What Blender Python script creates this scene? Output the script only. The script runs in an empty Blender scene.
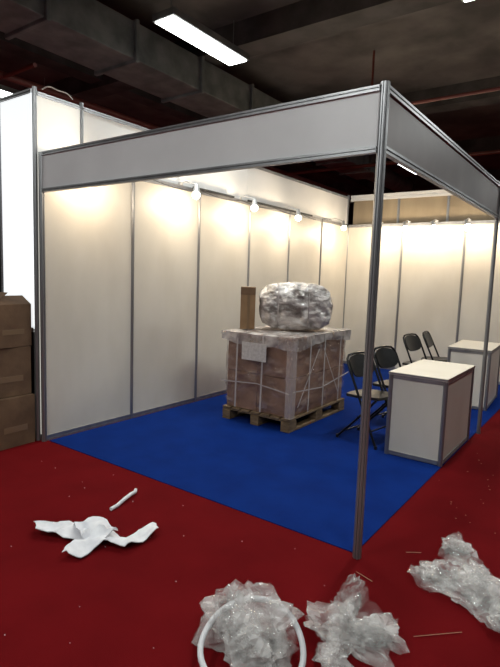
import bpy, bmesh, random
from math import *
from mathutils import Vector, Matrix, noise
random.seed(7)
sc=bpy.context.scene
try:
    sc.view_settings.view_transform='Standard'; sc.view_settings.look='None'
except Exception: pass

# ------------------------------------------------------------------ materials
def mat(name,c1,c2=None,rough=.6,metal=0,scale=8,stretch=(1,1,1),bump=0,bscale=None,detail=6,alpha=1,emit=None,estr=0,lo=.35,hi=.65,spec=.5,bdist=.01):
    m=bpy.data.materials.new(name);m.use_nodes=True;nt=m.node_tree;b=nt.nodes['Principled BSDF']
    b.inputs['Roughness'].default_value=rough;b.inputs['Metallic'].default_value=metal
    b.inputs['Specular IOR Level'].default_value=spec
    b.inputs['Base Color'].default_value=(*c1,1)
    tc=nt.nodes.new('ShaderNodeTexCoord');mp=nt.nodes.new('ShaderNodeMapping');mp.inputs['Scale'].default_value=stretch
    nt.links.new(tc.outputs['Object'],mp.inputs['Vector'])
    if c2:
        n=nt.nodes.new('ShaderNodeTexNoise');n.inputs['Scale'].default_value=scale;n.inputs['Detail'].default_value=detail
        r=nt.nodes.new('ShaderNodeValToRGB');r.color_ramp.elements[0].color=(*c1,1);r.color_ramp.elements[1].color=(*c2,1)
        r.color_ramp.elements[0].position=lo;r.color_ramp.elements[1].position=hi
        nt.links.new(mp.outputs[0],n.inputs['Vector']);nt.links.new(n.outputs['Fac'],r.inputs[0]);nt.links.new(r.outputs[0],b.inputs['Base Color'])
    if bump:
        n2=nt.nodes.new('ShaderNodeTexNoise');n2.inputs['Scale'].default_value=bscale or scale;n2.inputs['Detail'].default_value=4
        bp=nt.nodes.new('ShaderNodeBump');bp.inputs['Strength'].default_value=bump;bp.inputs['Distance'].default_value=bdist
        nt.links.new(mp.outputs[0],n2.inputs['Vector']);nt.links.new(n2.outputs['Fac'],bp.inputs['Height']);nt.links.new(bp.outputs[0],b.inputs['Normal'])
    if isinstance(alpha,tuple):
        n3=nt.nodes.new('ShaderNodeTexNoise');n3.inputs['Scale'].default_value=alpha[2];n3.inputs['Detail'].default_value=5
        mr=nt.nodes.new('ShaderNodeMapRange');mr.inputs[1].default_value=.38;mr.inputs[2].default_value=.62
        mr.inputs[3].default_value=alpha[0];mr.inputs[4].default_value=alpha[1]
        nt.links.new(mp.outputs[0],n3.inputs['Vector']);nt.links.new(n3.outputs['Fac'],mr.inputs[0]);nt.links.new(mr.outputs[0],b.inputs['Alpha'])
    elif alpha<1: b.inputs['Alpha'].default_value=alpha
    if emit:
        b.inputs['Emission Color'].default_value=(*emit,1);b.inputs['Emission Strength'].default_value=estr
    return m
RED=mat('red_carpet',(.104,.003,.0045),(.124,.0038,.0055),.95,scale=3,bump=.4,bscale=260,spec=.05,bdist=.003)
BLUE=mat('blue_carpet',(.003,.0180,.130),(.0035,.023,.158),.95,scale=4,bump=.4,bscale=260,spec=.05,bdist=.003)
PANEL=mat('panel_white_laminate',(.60,.56,.49),(.66,.62,.55),.45,scale=2.5,stretch=(1,1,.5))
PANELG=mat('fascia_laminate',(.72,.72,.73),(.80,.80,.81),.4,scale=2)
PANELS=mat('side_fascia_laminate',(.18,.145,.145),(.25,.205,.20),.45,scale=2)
ALU=mat('aluminium',(.30,.30,.31),(.38,.38,.39),.38,.75,scale=12,stretch=(1,1,.1))
NEIGH=mat('neighbour_panel_white',(.76,.76,.75),(.82,.81,.80),.5,scale=2)
NEIGHGLOW=mat('neighbour_panel_painted_glow',(.7,.7,.68),None,.5,emit=(1,.98,.88),estr=.5)  # emission stands in for light coming through the panel; no lamp behind it
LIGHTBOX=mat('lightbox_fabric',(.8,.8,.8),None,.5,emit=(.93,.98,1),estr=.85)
TAN=mat('tan_plywood',(.26,.20,.13),(.33,.26,.17),.6,scale=5,stretch=(1,1,.2))
DARK=mat('dark_paint',(.012,.012,.013),(.02,.02,.022),.6,scale=4)
CEIL=mat('ceiling_dark_concrete',(.055,.052,.050),(.13,.12,.115),.9,scale=1.6,bump=.4,bscale=9)
BEAM=mat('ceiling_beam_concrete',(.04,.038,.037),(.085,.08,.078),.9,scale=3)
DUCT=mat('duct_dark_metal',(.13,.145,.145),(.24,.26,.25),.5,.2,scale=4)
PIPE=mat('sprinkler_pipe_red',(.13,.03,.022),(.17,.04,.03),.5,scale=6)
TUBE=mat('fluorescent_diffuser',(1,1,1),None,.5,emit=(.97,1,.98),estr=9)
BULB=mat('spot_bulb',(1,1,1),None,.4,emit=(1,.90,.70),estr=28)
HEAD=mat('spot_housing',(.5,.5,.5),None,.4,.3)
BLACK=mat('black_plastic',(.008,.008,.009),(.014,.014,.015),.35,scale=20)
BLACKM=mat('black_metal_tube',(.012,.012,.013),None,.3,.5)
WOOD=mat('pallet_wood',(.13,.08,.04),(.22,.145,.08),.8,scale=9,stretch=(1,1,4),bump=.3,bscale=30)
CARD=mat('cardboard',(.20,.115,.055),(.27,.165,.085),.85,scale=4,bump=.15,bscale=40)
CARDD=mat('cardboard_old',(.10,.055,.03),(.17,.10,.055),.85,scale=5,bump=.2,bscale=30)
TAPE=mat('brown_tape',(.20,.13,.075),None,.3)
CARTON=mat('carton_under_film',(.22,.12,.08),(.32,.185,.125),.7,scale=5)
FILM=mat('stretch_film',(.28,.17,.14),(.75,.66,.63),.10,scale=6,stretch=(1,1,2),alpha=(.06,.42,4),bump=1,bscale=9,bdist=.05,lo=.50,hi=.74,spec=1)  # whitish noise streaks in the base colour paint highlights on the film
TOPFILM=mat('bubble_wrap_cover',(.48,.43,.41),(.70,.65,.63),.25,scale=9,alpha=(.35,.85,6),bump=.8,bscale=22,bdist=.02)
STRAP=mat('white_strap',(.58,.53,.51),None,.4,alpha=.65)
CORNER=mat('bubble_corner_guard',(.58,.50,.48),(.7,.62,.6),.3,scale=30,alpha=.28)
LABEL=mat('paper_label',(.64,.61,.59),(.50,.47,.45),.6,scale=40)
BUND=mat('bundle_film',(.17,.15,.14),(.76,.72,.70),.13,scale=6,stretch=(1,1,1.6),bump=1,bscale=12,bdist=.035,lo=.36,hi=.58,spec=.9,detail=10)
BAG=mat('clear_plastic_film',(.60,.58,.57),(.95,.92,.90),.10,scale=14,alpha=(.06,.40,8),bump=.5,bscale=30,bdist=.01,spec=.9)
FOAM=mat('white_foam_sheet',(.66,.66,.70),(.80,.80,.83),.7,scale=14,bump=.3,bscale=30)
RING=mat('white_foam_tube',(.62,.62,.64),None,.5)
STICK=mat('wood_splinter',(.40,.22,.14),None,.7)

# ------------------------------------------------------------------ mesh builder
class MB:
    def __init__(s): s.v=[];s.f=[];s.mi=[];s.ms=[]
    def m(s,mt):
        if mt not in s.ms: s.ms.append(mt)
        return s.ms.index(mt)
    def add(s,vs,fs,mt):
        o=len(s.v);s.v+= [Vector(v) for v in vs];i=s.m(mt)
        for f in fs: s.f.append([a+o for a in f]);s.mi.append(i)
    def box(s,x0,x1,y0,y1,z0,z1,mt,M=None):
        vs=[Vector((x,y,z)) for z in (z0,z1) for y in (y0,y1) for x in (x0,x1)]
        if M: vs=[M@v for v in vs]
        s.add(vs,[(0,2,3,1),(4,5,7,6),(0,1,5,4),(2,6,7,3),(0,4,6,2),(1,3,7,5)],mt)
    def tube(s,pts,r,mt,n=10,closed=False,r2=None):
        pts=[Vector(p) for p in pts];N=len(pts);vs=[];fs=[];up=None
        for i,p in enumerate(pts):
            a=pts[(i-1)%N] if (closed or i>0) else p;b=pts[(i+1)%N] if (closed or i<N-1) else p
            t=(b-a).normalized()
            if up is None: up=Vector((0,0,1)) if abs(t.z)<.9 else Vector((1,0,0))
            q=t.cross(up).normalized();up=q.cross(t).normalized()
            rr=r if r2 is None else r+(r2-r)*i/(N-1)
            for k in range(n):
                an=2*pi*k/n;vs.append(p+q*cos(an)*rr+up*sin(an)*rr)
        for i in range(N if closed else N-1):
            for k in range(n):
                fs.append((i*n+k,i*n+(k+1)%n,((i+1)%N)*n+(k+1)%n,((i+1)%N)*n+k))
        if not closed: fs.append(tuple(range(n))[::-1]);fs.append(tuple((N-1)*n+k for k in range(n)))
        s.add(vs,fs,mt)
    def post(s,x,y,z0,z1,mt,R=.021):
        pr=[]
        for k in range(8):
            a0=radians(45*k-22.5);a1=radians(45*k+22.5)
            c0=Vector((cos(a0),sin(a0)))*R;c1=Vector((cos(a1),sin(a1)))*R
            pr+=[c0,c0.lerp(c1,.33),c0.lerp(c1,.38)*.72,c0.lerp(c1,.62)*.72,c0.lerp(c1,.67)]
        n=len(pr);vs=[(x+p.x,y+p.y,z) for z in (z0,z1) for p in pr]
        s.add(vs,[(k,(k+1)%n,n+(k+1)%n,n+k) for k in range(n)]+[tuple(range(n))[::-1],tuple(range(n,2*n))],mt)
    def rail(s,a,b,z0,z1,mt,w=.018):
        a=Vector(a);b=Vector(b);d=(b-a).normalized();nn=Vector((-d.y,d.x));h=z1-z0
        pr=[(-w,z0),(w,z0),(w,z0+h*.38),(w*.6,z0+h*.42),(w*.6,z0+h*.58),(w,z0+h*.62),(w,z1),(-w,z1),(-w,z0+h*.62),(-w*.6,z0+h*.58),(-w*.6,z0+h*.42),(-w,z0+h*.38)]
        n=len(pr);vs=[(p.x+nn.x*q[0],p.y+nn.y*q[0],q[1]) for p in (a,b) for q in pr]
        s.add(vs,[(k,n+k,n+(k+1)%n,(k+1)%n) for k in range(n)]+[tuple(range(n)),tuple(range(n,2*n))[::-1]],mt)
    def obj(s,name,loc=(0,0,0),rot=0,smooth=False,bevel=0):
        me=bpy.data.meshes.new(name);me.from_pydata([v-Vector(loc) if rot==0 else v for v in s.v],[],s.f)
        for mt in s.ms: me.materials.append(mt)
        me.polygons.foreach_set('material_index',s.mi)
        bm=bmesh.new();bm.from_mesh(me);bmesh.ops.recalc_face_normals(bm,faces=bm.faces);bm.to_mesh(me);bm.free()
        if smooth: me.polygons.foreach_set('use_smooth',[True]*len(me.polygons))
        o=bpy.data.objects.new(name,me);sc.collection.objects.link(o);o.location=loc
        if rot: o.rotation_euler=(0,0,rot)
        if smooth:
            me.set_sharp_from_angle(angle=radians(smooth if smooth is not True else 40))
        if bevel:
            b=o.modifiers.new('bevel','BEVEL');b.width=bevel;b.segments=2;b.limit_method='ANGLE'
        return o
def fbm(p,o=4):
    return noise.fractal(p,1.0,2.0,o)

# ------------------------------------------------------------------ shell
b=MB();b.box(-14,16,-12,18,-.1,0,RED);b.obj('floor')
b=MB();b.box(.03,2.975,.03,5.97,0.0,.006,BLUE)
b.obj('booth_blue_carpet')
ZC=4.75
b=MB();b.box(-14,16,-12,18,ZC,ZC+.2,CEIL);b.obj('ceiling')
b=MB()
for y in (-4,-.6,2.9,6.4,9.9,13.4): b.box(-14,16,y,y+.35,ZC-.30,ZC-.001,BEAM)
for x in (-9,-3.2,3.6,9.5): b.box(x,x+.3,-12,18,ZC-.22,ZC-.001,BEAM)
b.obj('ceiling_beams')
HW=mat('hall_wall_dark',(.05,.047,.046),(.07,.066,.064),.8,scale=1)
for n,a in {'wall_hall_back':(-14,16,18,18.2),'wall_hall_front':(-14,16,-12.2,-12),'wall_hall_left':(-14.2,-14,-12,18),'wall_hall_right':(16,16.2,-12,18)}.items():
    b=MB();b.box(a[0],a[1],a[2],a[3],0,ZC,HW);b.obj(n)

# booth left wall
H=2.5
b=MB()
for i in range(6):
    b.box(-.004,.004,i+.018,i+.982,.045,H-.04,PANEL)
    b.rail((0,i+.018),(0,i+.982),.0,.05,ALU,.012);b.rail((0,i+.018),(0,i+.982),H-.05,H,ALU,.014)
for i in range(0,7): b.post(0,i,0,H,ALU,.024 if i==0 else .020)
b.obj('wall_left')
b=MB()
for i in range(3):
    b.box(i+.018,i+.982,5.996,6.004,.045,H-.04,PANEL)
    b.rail((i+.022,6),(i+.982,6),.0,.05,ALU,.012);b.rail((i+.022,6),(i+.982,6),H-.05,H,ALU,.014)
    b.post(i+1,6,0,H,ALU)
b.obj('wall_back')
# fascia with carrying posts
b=MB()
b.post(3,0,0,H+.01,ALU,.024)
b.post(3,3,0,H,ALU,.020)
Zf=2.17
b.box(.02,2.98,-.004,.004,Zf+.03,H-.03,PANELG)
b.rail((.024,0),(2.976,0),Zf,Zf+.030,ALU,.016);b.rail((.024,0),(2.976,0),H-.030,H,ALU,.016)
for y0 in (0,3):
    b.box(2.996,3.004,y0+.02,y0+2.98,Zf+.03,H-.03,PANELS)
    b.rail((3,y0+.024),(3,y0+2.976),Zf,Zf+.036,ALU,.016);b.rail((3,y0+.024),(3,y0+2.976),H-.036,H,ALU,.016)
b.obj('booth_fascia_frame')

# neighbouring structures
b=MB()
xn=-.06
b.box(xn-.004,xn+.004,.0,.42,.05,2.97,NEIGHGLOW)
b.box(xn-.004,xn+.004,.46,3.0,.05,2.97,NEIGH);b.box(xn-.004,xn+.004,3.006,6.04,.05,2.97,NEIGH)
b.rail((xn,.0),(xn,.42),2.965,3.0,ALU,.012);b.rail((xn,.46),(xn,6.06),2.965,3.0,ALU,.012)
for y in (-.02,.44,6.06): b.post(xn,y,0,3.03,ALU,.02)
b.obj('wall_neighbor_left')
b=MB()
for a,c in ((0,.85),(.85,1.67),(1.67,2.6),(2.6,3.5)):
    b.box(a+.02,c-.02,6.14,6.15,0.03,2.95,TAN)
    b.post(c,6.14,0,2.96,ALU)
b.rail((-.03,6.14),(3.55,6.14),2.93,3.03,NEIGH,.03)
b.obj('wall_neighbor_back')
b=MB()
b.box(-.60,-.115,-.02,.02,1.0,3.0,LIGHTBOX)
b.rail((-.62,0),(-.115,0),2.99,3.03,ALU,.022);b.rail((-.62,0),(-.115,0),.97,1.01,ALU,.022)
b.post(-.64,0,0,3.03,ALU,.02)
b.box(-.62,-.115,-.02,.4,0,.97,DARK)
b.obj('illuminated_sign_panel')
b=MB()
pts=[(-.06,.05+.3*t,3.03+.05*sin(pi*t)+.012*sin(9*t)) for t in [i/14 for i in range(15)]]
b.tube(pts,.005,STRAP,6);b.obj('power_cable',smooth=True)

# ------------------------------------------------------------------ spotlights
def spot(name,base,dirin,along,e=13,rb=.044):
    b=MB();bx=Vector(base);di=Vector((dirin[0],dirin[1],0));al=Vector((along[0],along[1],0))
    b.box(-.02,.02,-.02,.02,0.001,.03,HEAD,Matrix.Translation(bx))
    p=[bx+Vector((0,0,.02)),bx+di*.08+Vector((0,0,.035)),bx+di*.2+Vector((0,0,.0)),bx+di*.24+Vector((0,0,-.04))]
    b.tube(p,.006,HEAD,8)
    h=bx+di*.24+Vector((0,0,-.04));d=(Vector((0,0,-1))+di*.35+al*.45).normalized()
    b.tube([h-d*.03,h,h+d*.05,h+d*.09],.022,HEAD,14,r2=.044)
    c=h+d*.10
    vs=[];fs=[];n=12;rings=6
    for i in range(rings+1):
        th=pi*i/rings
        for k in range(n): vs.append(c+Vector((sin(th)*cos(2*pi*k/n),sin(th)*sin(2*pi*k/n),cos(th)))*rb)
    for i in range(rings):
        for k in range(n): fs.append((i*n+k,i*n+(k+1)%n,(i+1)*n+(k+1)%n,(i+1)*n+k))
    b.add(vs,fs,BULB)
    o=b.obj(name,smooth=True)
    L=bpy.data.lights.new('spot_glow','POINT');L.energy=e;L.color=(1,.81,.57);L.shadow_soft_size=.04
    lo=bpy.data.objects.new('spot_glow',L);sc.collection.objects.link(lo);lo.location=c+d*.1;lo.parent=o
for i,y in enumerate((.5,1.68,2.76,3.83,5.3)): spot('track_spotlight',(.0,y,H),(1,0),(0,-1))
for i,x in enumerate((.62,1.10,1.55,2.05,2.55)): spot('track_spotlight',(x,6.0,H),(0,-1),(1,0),9,.055)
b=MB();b.box(.026,.046,1.85,2.6,H-.012,H+.012,DARK);b.box(.026,.046,2.9,4.6,H-.012,H+.012,DARK)
pts=[(.05,1.2+3.5*t,H-.02-.03*abs(sin(t*9*pi/2))) for t in [i/80 for i in range(81)]]
b.tube(pts,.004,BLACK,5)
b.obj('lighting_track')

# ------------------------------------------------------------------ ceiling fixtures
def fluo(x,y,z=4.0,e=45):
    b=MB();b.box(x-.15,x+.15,y-.62,y+.62,z+.012,z+.08,DUCT);b.box(x-.125,x+.125,y-.6,y+.6,z,z+.012,TUBE)
    for dy in (-.5,.5): b.tube([(x,y+dy,z+.08),(x,y+dy,4.44)],.005,DUCT,6)
    o=b.obj('fluorescent_light')
    L=bpy.data.lights.new('tube_glow','AREA');L.shape='RECTANGLE';L.size=.25;L.size_y=1.2;L.energy=e;L.color=(.95,1,.97)
    lo=bpy.data.objects.new('tube_glow',L);sc.collection.objects.link(lo);lo.location=(x,y,z-.02);lo.parent=o
fluo(.17,1.83,4.0,48)
for x,y in ((.1,8.9),(.2,-5.5),(4.6,-5.5),(5.0,-1.8),(5.0,5.5),(5.0,12),(-5,-2),(-5,5),(2.82,1.83),(-3.4,1.7),(1.6,-3.4)): fluo(x,y,4.0,60)  # fixtures out of view here are added to light the foreground
b=MB()
b.box(-1.5,-.8,-1,9.5,4.0,4.42,DUCT)
for y in [-.6+1.15*i for i in range(9)]: b.box(-1.54,-.76,y,y+.05,3.96,4.44,DUCT)
b.box(-.8,.5,5.8,6.2,4.05,4.35,DUCT)
b.tube([(-1.15,9.5,4.2),(-1.15,12,4.2)],.22,DUCT,16)
b.obj('ventilation_duct',bevel=.01)
b=MB()
b.tube([(-2.4,-2,3.9),(-2.4,12,3.9)],.045,PIPE);b.tube([(-6,1.0,3.88),(-1.7,1.0,3.88)],.025,PIPE);b.tube([(-6,4.4,3.88),(9,4.4,3.88)],.022,PIPE);b.tube([(-6,7.6,3.88),(9,7.6,3.88)],.035,PIPE)
b.tube([(1.22,3.9,4.44),(1.22,3.9,3.70)],.014,PIPE)
b.obj('sprinkler_pipe',smooth=True)
b=MB()
for x in (-6.0,-5.4): b.box(x,x+.03,-6,12,4.3,4.38,DUCT)
for i in range(60): b.box(-5.97,-5.4,-6+.3*i,-5.96+.3*i,4.31,4.33,DUCT)
b.obj('cable_tray')

# ------------------------------------------------------------------ pallet with load
x0,x1,y0,y1=.70,1.54,1.66,2.90
b=MB()
for x in (x0+.05,(x0+x1)/2,x1-.05):
    for y in (y0+.07,(y0+y1)/2,y1-.07): b.box(x-.05,x+.05,y-.07,y+.07,.025+.006,.105,WOOD)
    b.box(x-.05,x+.05,y0,y1,.006,.028,WOOD)
for y in (y0+.07,(y0+y1)/2,y1-.07): b.box(x0,x1,y-.06,y+.06,.105,.122,WOOD)
nb=7
for i in range(nb):
    xx=x0+(x1-x0-.1)*i/(nb-1);b.box(xx,xx+.1,y0,y1,.122,.142,WOOD)
b.obj('wooden_pallet',bevel=.003)
b=MB()
zt=.945
nx,ny,nz=2,3,2
zb=.145
for i in range(nx):
    for j in range(ny):
        for k in range(nz):
            dx=(x1-x0-.06)/nx;dy=(y1-y0-.06)/ny;dz=(zt-zb-.02)/nz
            X=x0+.03+i*dx;Y=y0+.03+j*dy;Z=zb+k*dz;g=.003
            b.box(X+g,X+dx-g,Y+g,Y+dy-g,Z+.002,Z+dz-.005,CARTON)
def wrapped(b,cx,cy,z0,z1,hx,hy,n,amp,mt,p=9,seed=0,frq=4,zst=1):
    bm=bmesh.new();bmesh.ops.create_cube(bm,size=2);bmesh.ops.subdivide_edges(bm,edges=bm.edges[:],cuts=n,use_grid_fill=True)
    hz=(z1-z0)/2
    for v in bm.verts:
        c=v.co.copy();L=(abs(c.x)**p+abs(c.y)**p+abs(c.z)**p)**(1/p);c/=L
        P=Vector((cx+c.x*hx,cy+c.y*hy,z0+hz+c.z*hz))
        nrm=c.normalized()
        q=Vector((P.x*frq,P.y*frq,P.z*frq*zst))+Vector((seed,seed*2,0))
        P+=nrm*amp*(1-2*abs(fbm(q,4)))
        P.z=max(P.z,z0)
        v.co=P
    bm.verts.index_update()
    b.add([v.co.copy() for v in bm.verts],[tuple(v.index for v in f.verts) for f in bm.faces],mt)
    bm.free()
cx,cy=(x0+x1)/2,(y0+y1)/2
wrapped(b,cx,cy,zb,zt,(x1-x0)/2,(y1-y0)/2,34,.014,FILM,p=14,seed=3,frq=5,zst=1.5)
vs=[];fs=[];N=56;over=.15
for i in range(N+1):
    for j in range(N+1):
        u=-over+(x1-x0+2*over)*i/N;v=-over+(y1-y0+2*over)*j/N
        dx=max(0,-u,u-(x1-x0));dy=max(0,-v,v-(y1-y0))
        hang=max(dx,dy)
        X=x0+min(max(u,0),x1-x0);Y=y0+min(max(v,0),y1-y0)
        nzv=fbm(Vector((u*5,v*5,1.3)),4);rag=.6+.45*(fbm(Vector((X*2.2,Y*2.2,5)),3)+.3)
        o=.016+.010*nzv+(.012*abs(fbm(Vector((X*14,Y*14,hang*4)),3)) if hang>0 else 0)
        if dx>0: X+= -o if u<0 else o
        if dy>0: Y+= -o if v<0 else o
        vs.append((X,Y,zt+.012+.014*nzv*(1 if hang<=0 else .3)-hang*rag))
for i in range(N):
    for j in range(N): fs.append((i*(N+1)+j,(i+1)*(N+1)+j,(i+1)*(N+1)+j+1,i*(N+1)+j+1))
b.add(vs,fs,TOPFILM)
def band(pts,w,mt,nrm,t=.003):
    P=[Vector(p) for p in pts];n=Vector(nrm)
    for a,c in zip(P[:-1],P[1:]):
        d=(c-a).normalized();s=d.cross(n).normalized()*w/2;o=n*t
        b.add([a-s,a+s,c+s,c-s,a-s+o,a+s+o,c+s+o,c-s+o],[(0,1,2,3),(7,6,5,4),(0,4,5,1),(2,6,7,3),(1,5,6,2),(0,3,7,4)],mt)
e=.026
for fx in (.22,.6): 
    xx=x0+(x1-x0)*fx;band([(xx,y0-e,zb+.02),(xx+.01,y0-e,zt-.08),(xx,y0-e+.01,zt)],.018,STRAP,(0,-1,0))
for fy in (.25,.5,.8):
    yy=y0+(y1-y0)*fy;band([(x1+e,yy,zb+.02),(x1+e,yy+.01,zt-.08),(x1+e-.01,yy,zt)],.018,STRAP,(1,0,0))
band([(x0,y0-e,.42),(x0+.45,y0-e,.45),(x1,y0-e,.4)],.010,STRAP,(0,-1,0))
band([(x1+e,y0,.42),(x1+e,y0+.6,.38),(x1+e,y1,.46)],.010,STRAP,(1,0,0))
band([(x1+e,y0+.1,.25),(x1+e,y0+.5,.8)],.009,STRAP,(1,0,0));band([(x1+e,y0+.6,.8),(x1+e,y0+1.0,.25)],.009,STRAP,(1,0,0))
b.box(x0+.26,x0+.56,y0-.036,y0-.032,.68,.86,LABEL)
b.box(x1-.04,x1+.034,y0-.034,y0-.028,zb+.01,zt-.03,CORNER);b.box(x1+.028,x1+.034,y0-.028,y0+.04,zb+.01,zt-.03,CORNER)
b.obj('wrapped_carton_stack',smooth=True)
def bundle():
    b=MB();ctr=Vector((1.18,2.28,0));ang=radians(36)
    bm=bmesh.new();bmesh.ops.create_cube(bm,size=2);bmesh.ops.subdivide_edges(bm,edges=bm.edges[:],cuts=34,use_grid_fill=True)
    z0=zt+.03;hz=.24;R=Matrix.Rotation(ang,3,'Z');p=3.8
    for v in bm.verts:
        c=v.co.copy();L=(abs(c.x)**p+abs(c.y)**p+abs(c.z)**p)**(1/p);c/=L
        P=Vector((c.x*(.375+.005*c.z),c.y*.25,hz+c.z*hz*(1-.10*abs(c.x)**3)))
        P+=c.normalized()*(.024*(1-2*abs(fbm(P*5+Vector((2,4,1)),4)))+.008*fbm(P*18,3))
        for k in (-.2,.12):
            P-=c.normalized()*.014*exp(-((P.x-k)/.02)**2)
        P.z=max(P.z,0.0)
        v.co=R@P+ctr+Vector((0,0,z0))
    bm.verts.index_update()
    b.add([v.co.copy() for v in bm.verts],[tuple(v.index for v in f.verts) for f in bm.faces],BUND);bm.free()
    for k in (-.2,.12):
        pts=[]
        for i in range(40):
            t=2*pi*i/40;c=Vector((0,cos(t),sin(t)));L=(abs(c.y)**p+abs(c.z)**p)**(1/p);c/=L
            P=Vector((k,c.y*.253,hz+c.z*hz*1.01));P.z=max(P.z,.004);pts.append(R@P+ctr+Vector((0,0,z0)))
        b.tube(pts,.006,STRAP,6,closed=True)
    b.obj('wrapped_bundle',smooth=True)
bundle()
# carton standing against the left end of the bundle
b=MB();M=Matrix.Translation((.845,1.90,zt+.028))@Matrix.Rotation(radians(36),4,'Z')
b.box(-.10,.055,-.12,.12,0,.44,CARD,M);b.box(-.03,.0,-.1215,.12,.44,.442,TAPE,M);b.box(-.03,.0,-.1215,-.12,0,.44,TAPE,M)
b.box(-.10,.055,-.1225,-.12,.36,.44,CARDD,M);b.box(-.1015,-.10,-.12,.12,.36,.44,CARDD,M)
b.obj('cardboard_box',bevel=.004)

# ------------------------------------------------------------------ counters
def counter(cx,cy,rot,sx=.5,sy=.96,h=.745):
    b=MB();hx,hy=sx/2,sy/2
    for x in (-hx+.02,hx-.02):
        for y in (-hy+.02,hy-.02): b.post(x,y,.007,h-.02,ALU,.02)
    for y in (-hy+.02,hy-.02):
        b.box(-hx+.03,hx-.03,y-.004,y+.004,.04,h-.05,PANEL)
        b.rail((-hx+.04,y),(hx-.04,y),.012,.045,ALU,.012);b.rail((-hx+.04,y),(hx-.04,y),h-.055,h-.022,ALU,.012)
    for x in (-hx+.02,hx-.02):
        b.box(x-.004,x+.004,-hy+.03,hy-.03,.04,h-.05,PANEL)
        b.rail((x,-hy+.04),(x,hy-.04),.012,.045,ALU,.012);b.rail((x,-hy+.04),(x,hy-.04),h-.055,h-.022,ALU,.012)
    b.box(-hx,hx,-hy,hy,h-.022,h,PANEL)
    b.box(-hx-.001,hx+.001,-hy-.001,hy+.001,h-.018,h-.004,ALU)
    o=b.obj('display_counter',(0,0,0),rot or 1e-6);o.location=(cx,cy,0)
counter(2.73,2.21,0)
counter(2.60,4.5,radians(3))

# ------------------------------------------------------------------ folding chairs
def chair(x,y,rot):
    b=MB();z0=.007
    def P(s,t): return Vector((.20-.38*t,s*.205,z0+.012+.80*t))
    pts=[P(-1,t/10) for t in range(10)]
    top=[Vector((-.165,-.19,.785)),Vector((-.178,-.15,.815)),Vector((-.182,-.06,.825)),Vector((-.182,.06,.825)),Vector((-.178,.15,.815)),Vector((-.165,.19,.785))]
    pts+=top+[P(1,t/10) for t in range(9,-1,-1)]
    b.tube(pts,.012,BLACKM,10)
    for s in (-1,1):
        b.tube([(-.24,s*.18,z0+.012),(-.04,s*.18,.22),(.165,s*.18,.445)],.011,BLACKM,10)
        b.tube([(.20,s*.205,z0),(.198,s*.205,z0+.03)],.015,BLACK,10);b.tube([(-.24,s*.18,z0),(-.238,s*.18,z0+.03)],.015,BLACK,10)
        b.tube([(-.0,s*.17,.262),(-.0,s*.215,.262)],.008,BLACKM,8)
    b.tube([(.135,-.205,.155),(.135,.205,.155)],.008,BLACKM,8);b.tube([(-.175,-.18,.085),(-.175,.18,.085)],.008,BLACKM,8)
    def plate(f,nu,nv,th,mt):
        A=[[f(i/nu*2-1,j/nv*2-1) for j in range(nv+1)] for i in range(nu+1)]
        vs=[p for r in A for p,n in r]+[p-n*th for r in A for p,n in r];K=(nu+1)*(nv+1);fs=[]
        g=lambda i,j:i*(nv+1)+j
        for i in range(nu):
            for j in range(nv): fs+= [(g(i,j),g(i+1,j),g(i+1,j+1),g(i,j+1)),(K+g(i,j),K+g(i,j+1),K+g(i+1,j+1),K+g(i+1,j))]
        for i in range(nu): fs+=[(g(i,0),K+g(i,0),K+g(i+1,0),g(i+1,0)),(g(i,nv),g(i+1,nv),K+g(i+1,nv),K+g(i,nv))]
        for j in range(nv): fs+=[(g(0,j),g(0,j+1),K+g(0,j+1),K+g(0,j)),(g(nu,j),K+g(nu,j),K+g(nu,j+1),g(nu,j+1))]
        b.add(vs,fs,mt)
    def sq(u,v,k=.12): return u*sqrt(1-k*2*v*v*abs(u)),v*sqrt(1-k*2*u*u*abs(v))
    def seat(u,v):
        u,v=sq(u,v);return Vector((u*.20+.0,v*.185,.46-.012*(1-u*u)*(1-v*v)+.01*u)),Vector((0,0,1))
    plate(seat,10,10,.026,BLACK)
    def back(u,v):
        u,v=sq(u,v,.2);t=.70+u*.10;xx=.20-.38*(t/.80)*.97
        return Vector((xx-.022*(1-v*v)+.008,v*.19,t+.012)),Vector((.86,0,.5))
    plate(back,8,12,.016,BLACK)
    o=b.obj('folding_chair',(0,0,0),rot,smooth=True);o.location=(x,y,0)
chair(2.22,2.02,radians(-10));chair(2.22,2.66,radians(-12));chair(1.98,4.25,radians(-10));chair(2.02,4.85,radians(5))

# ------------------------------------------------------------------ cardboard boxes at left
b=MB()
def cb(cx,cy,z,sx,sy,h,r):
    M=Matrix.Translation((cx,cy,z))@Matrix.Rotation(radians(r),4,'Z')
    b.box(-sx/2,sx/2,-sy/2,sy/2,0,h,CARDD,M)
    b.box(-sx/2,sx/2,-sy/2-.003,-sy/2-.001,h*.46,h*.56,TAPE,M);b.box(-.03,.03,-sy/2-.001,sy/2,h,h+.002,TAPE,M)
    b.box(sx*.15,sx*.38,-sy/2-.004,-sy/2,h*.62,h*.82,LABEL if h<.39 else DARK,M)
    b.box(sx/2,sx/2+.002,-sy*.3,sy*.3,h*.3,h*.42,TAPE,M)
    for k in range(3):
        xx=random.uniform(-.1,.25);b.box(xx,xx+.02,-sy/2-.0035,-sy/2,h*.1,h*.3,DARK,M)
cb(-.34,-.25,.001,.60,.36,.43,2);cb(-.37,-.24,.435,.58,.36,.42,-3);cb(-.35,-.25,.859,.56,.34,.36,4)
M=Matrix.Translation((-.35,-.25,1.222))@Matrix.Rotation(radians(4),4,'Z')
b.box(-.28,.28,0,.16,0,.004,CARDD,M@Matrix.Translation((0,-.17,0))@Matrix.Rotation(radians(38),4,'X'))
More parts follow.
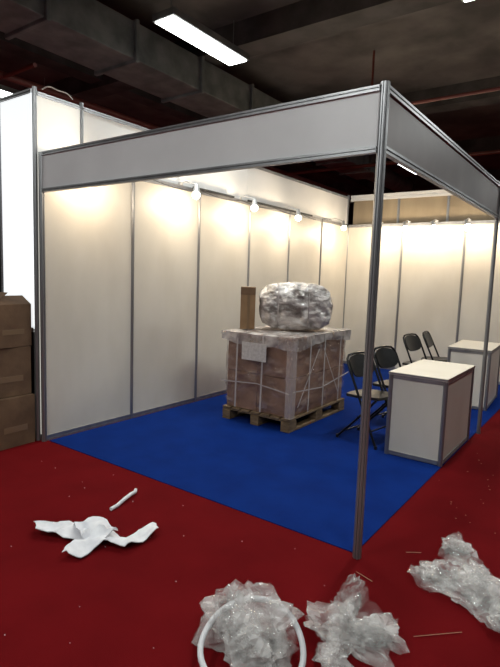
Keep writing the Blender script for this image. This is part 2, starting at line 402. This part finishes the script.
b.box(0,.14,-.17,.17,0,.004,CARDD,M@Matrix.Translation((.28,0,0))@Matrix.Rotation(radians(-150),4,'Y'))
b.obj('cardboard_box_stack',bevel=.004)

# ------------------------------------------------------------------ rubbish
def crumple(b,c,rad,seed,mt=BAG,sub=4,jit=.07,low=.6,layers=2):
    rnd=random.Random(seed*7.3)
    for l in range(layers):
        bm=bmesh.new();bmesh.ops.create_icosphere(bm,subdivisions=sub,radius=1)
        s=Vector((seed*3.1+l*9,seed*1.7,seed));sc_=1-.35*l
        for v in bm.verts:
            n=v.co.normalized();vd=noise.voronoi(n*1.9+s)[0]
            r=.72+low*fbm(n*1.2+s,2)+.42*(vd[1]-vd[0])
            r*=sc_*(1+rnd.uniform(-jit,jit))
            P=Vector((n.x*rad[0]*r,n.y*rad[1]*r,n.z*rad[2]*r+rad[2]*.55))
            P.x+=.02*fbm(P*9+s,2);P.y+=.02*fbm(P*8-s,2)
            P.z=max(P.z,.004+rnd.random()*.006)
            v.co=P+Vector((c[0],c[1],c[2] if len(c)>2 else 0))
        bm.verts.index_update();b.add([v.co.copy() for v in bm.verts],[tuple(v.index for v in f.verts) for f in bm.faces],mt);bm.free()
def sheet(b,outline,seed,h,mt,thick=.0,sub=4,fq=7,jit=0):
    rnd=random.Random(seed)
    bm=bmesh.new();vs=[bm.verts.new((p[0],p[1],0)) for p in outline];f=bm.faces.new(vs)
    bmesh.ops.triangulate(bm,faces=[f])
    bmesh.ops.subdivide_edges(bm,edges=bm.edges[:],cuts=sub,use_grid_fill=True)
    s=Vector((seed,seed*2.3,0))
    for v in bm.verts:
        q=v.co.copy();k=abs(fbm(q*fq+s,2));v.co.z=.006+h*(1-min(1,2*k))+rnd.random()*jit
        v.co.x+=.012*fbm(q*14+s,2);v.co.y+=.012*fbm(q*15+s*1.3,2)
    if thick:
        r=bmesh.ops.extrude_face_region(bm,geom=bm.faces[:])
        for e in r['geom']:
            if isinstance(e,bmesh.types.BMVert): e.co.z+=thick
    bm.verts.index_update();b.add([v.co.copy() for v in bm.verts],[tuple(v.index for v in f.verts) for f in bm.faces],mt);bm.free()
b=MB()
P=[(1.53,-.50,.012),(1.522,-.44,.014),(1.50,-.36,.024),(1.478,-.29,.026),(1.455,-.23,.016),(1.425,-.20,.012)]
b.tube(P,.012,FOAM,8);b.obj('foam_strip',smooth=True)
b=MB()
W=lambda x,y:(1.39+.0045*(x-35)+.0092*(y-530),-.94+.0037*(x-35)-.0063*(y-530))
O=[(35,528),(60,526),(85,533),(100,529),(115,535),(120,544),(138,533),(157,528),(158,535),(138,546),(120,552),(105,548),(93,552),(80,560),(62,559),(70,551),(80,546),(60,541),(38,537)]
sheet(b,[W(*q) for q in O],3,.045,FOAM,.005,4,4)
fl=[(72,532),(98,530),(116,538),(108,547),(88,549),(76,543)]
k=len(b.v);sheet(b,[W(*q) for q in fl],8,.05,FOAM,.004,4,6)
for v in b.v[k:]: v.z+=.03
b.obj('torn_foam_sheet',smooth=50)
b=MB();crumple(b,(2.93,-.91),(.23,.21,.17),1,sub=4,jit=.05,low=.35);crumple(b,(3.03,-.99),(.15,.14,.08),4,jit=.05);crumple(b,(2.80,-.90,.0),(.11,.11,.13),5,jit=.05)
ctr=Vector((3.0,-1.0,.085));vd=Vector((4.04,-2.54,1.52))-ctr;ax=Vector((vd.x,vd.y,0)).normalized();nr=(Vector((0,0,1))*cos(radians(20))+ax*sin(radians(20))).normalized()
e1=nr.cross(Vector((0,0,1))).normalized();e2=nr.cross(e1)
pts=[ctr+e1*.20*cos(t)*(1+.03*sin(3*t))+e2*.20*sin(t)+nr*.012*sin(2*t) for t in [2*pi*i/48 for i in range(48)]]
b.tube(pts,.012,RING,10,closed=True)
b.obj('plastic_bag')
b=MB();crumple(b,(3.25,-.66),(.17,.13,.09),2);crumple(b,(3.17,-.46),(.06,.15,.11),6);crumple(b,(3.34,-.55),(.12,.10,.06),8);crumple(b,(3.24,-.80),(.07,.07,.05),9)
sheet(b,[(3.14,-.36),(3.17,-.28),(3.24,-.38),(3.38,-.42),(3.42,-.6),(3.25,-.72),(3.14,-.5)],5,.03,BAG,jit=.012)
b.obj('crumpled_plastic_film')
b=MB();crumple(b,(3.42,.08),(.13,.14,.05),11);crumple(b,(3.64,.0),(.15,.15,.08),12);crumple(b,(3.42,.40),(.10,.15,.05),14);crumple(b,(3.82,-.14),(.13,.16,.09),17);crumple(b,(3.58,.18),(.10,.12,.05),19)
sheet(b,[(3.28,-.02),(3.4,-.10),(3.6,-.12),(3.72,-.24),(3.9,-.25),(3.85,.1),(3.62,.25),(3.5,.50),(3.36,.55),(3.40,.25),(3.3,.12)],9,.04,BAG,jit=.012)
b.obj('crumpled_plastic_film')
b=MB()
def stick(a,c,r=.0016): b.tube([(a[0],a[1],.005),(c[0],c[1],.006)],r,STICK,5)
for q in (((3.20,.22),(3.27,.27)),((3.06,-.14),(3.16,-.17))): stick(*q)
stick((3.46,-.44),(3.62,-.28),.0014)
for _ in range(40):
    x=random.uniform(.3,3.0);y=random.uniform(-1.6,-.08);s=random.uniform(.0012,.003);b.box(x,x+s*random.uniform(1,2.5),y,y+s,.0005,.003,FOAM)
for _ in range(30):
    x=random.uniform(3.03,3.7);y=random.uniform(.6,2.5);s=random.uniform(.002,.004);b.box(x,x+s*random.uniform(1,3),y,y+s,.0005,.003,STICK)
b.obj('carpet_debris')

# ------------------------------------------------------------------ world & camera
w=bpy.data.worlds.new('hall_ambient');sc.world=w;w.use_nodes=True
w.node_tree.nodes['Background'].inputs[0].default_value=(.5,.52,.55,1);w.node_tree.nodes['Background'].inputs[1].default_value=.1
yaw,pit,rol=0.6224281353523677, 0.11098164048445447, 0.03433265965460456
f=Vector((-sin(yaw)*cos(pit),cos(yaw)*cos(pit),-sin(pit)));r=Vector((cos(yaw),sin(yaw),0));u=r.cross(f)
r2=r*cos(rol)+u*sin(rol);u2=-r*sin(rol)+u*cos(rol)
cd=bpy.data.cameras.new('camera');cd.lens=509.95*36/667;cd.sensor_width=36;cd.clip_start=.05
cam=bpy.data.objects.new('camera',cd);sc.collection.objects.link(cam);sc.camera=cam
M=Matrix((r2,u2,-f)).transposed().to_4x4();M.translation=(4.042026,-2.537966,1.522438);cam.matrix_world=M
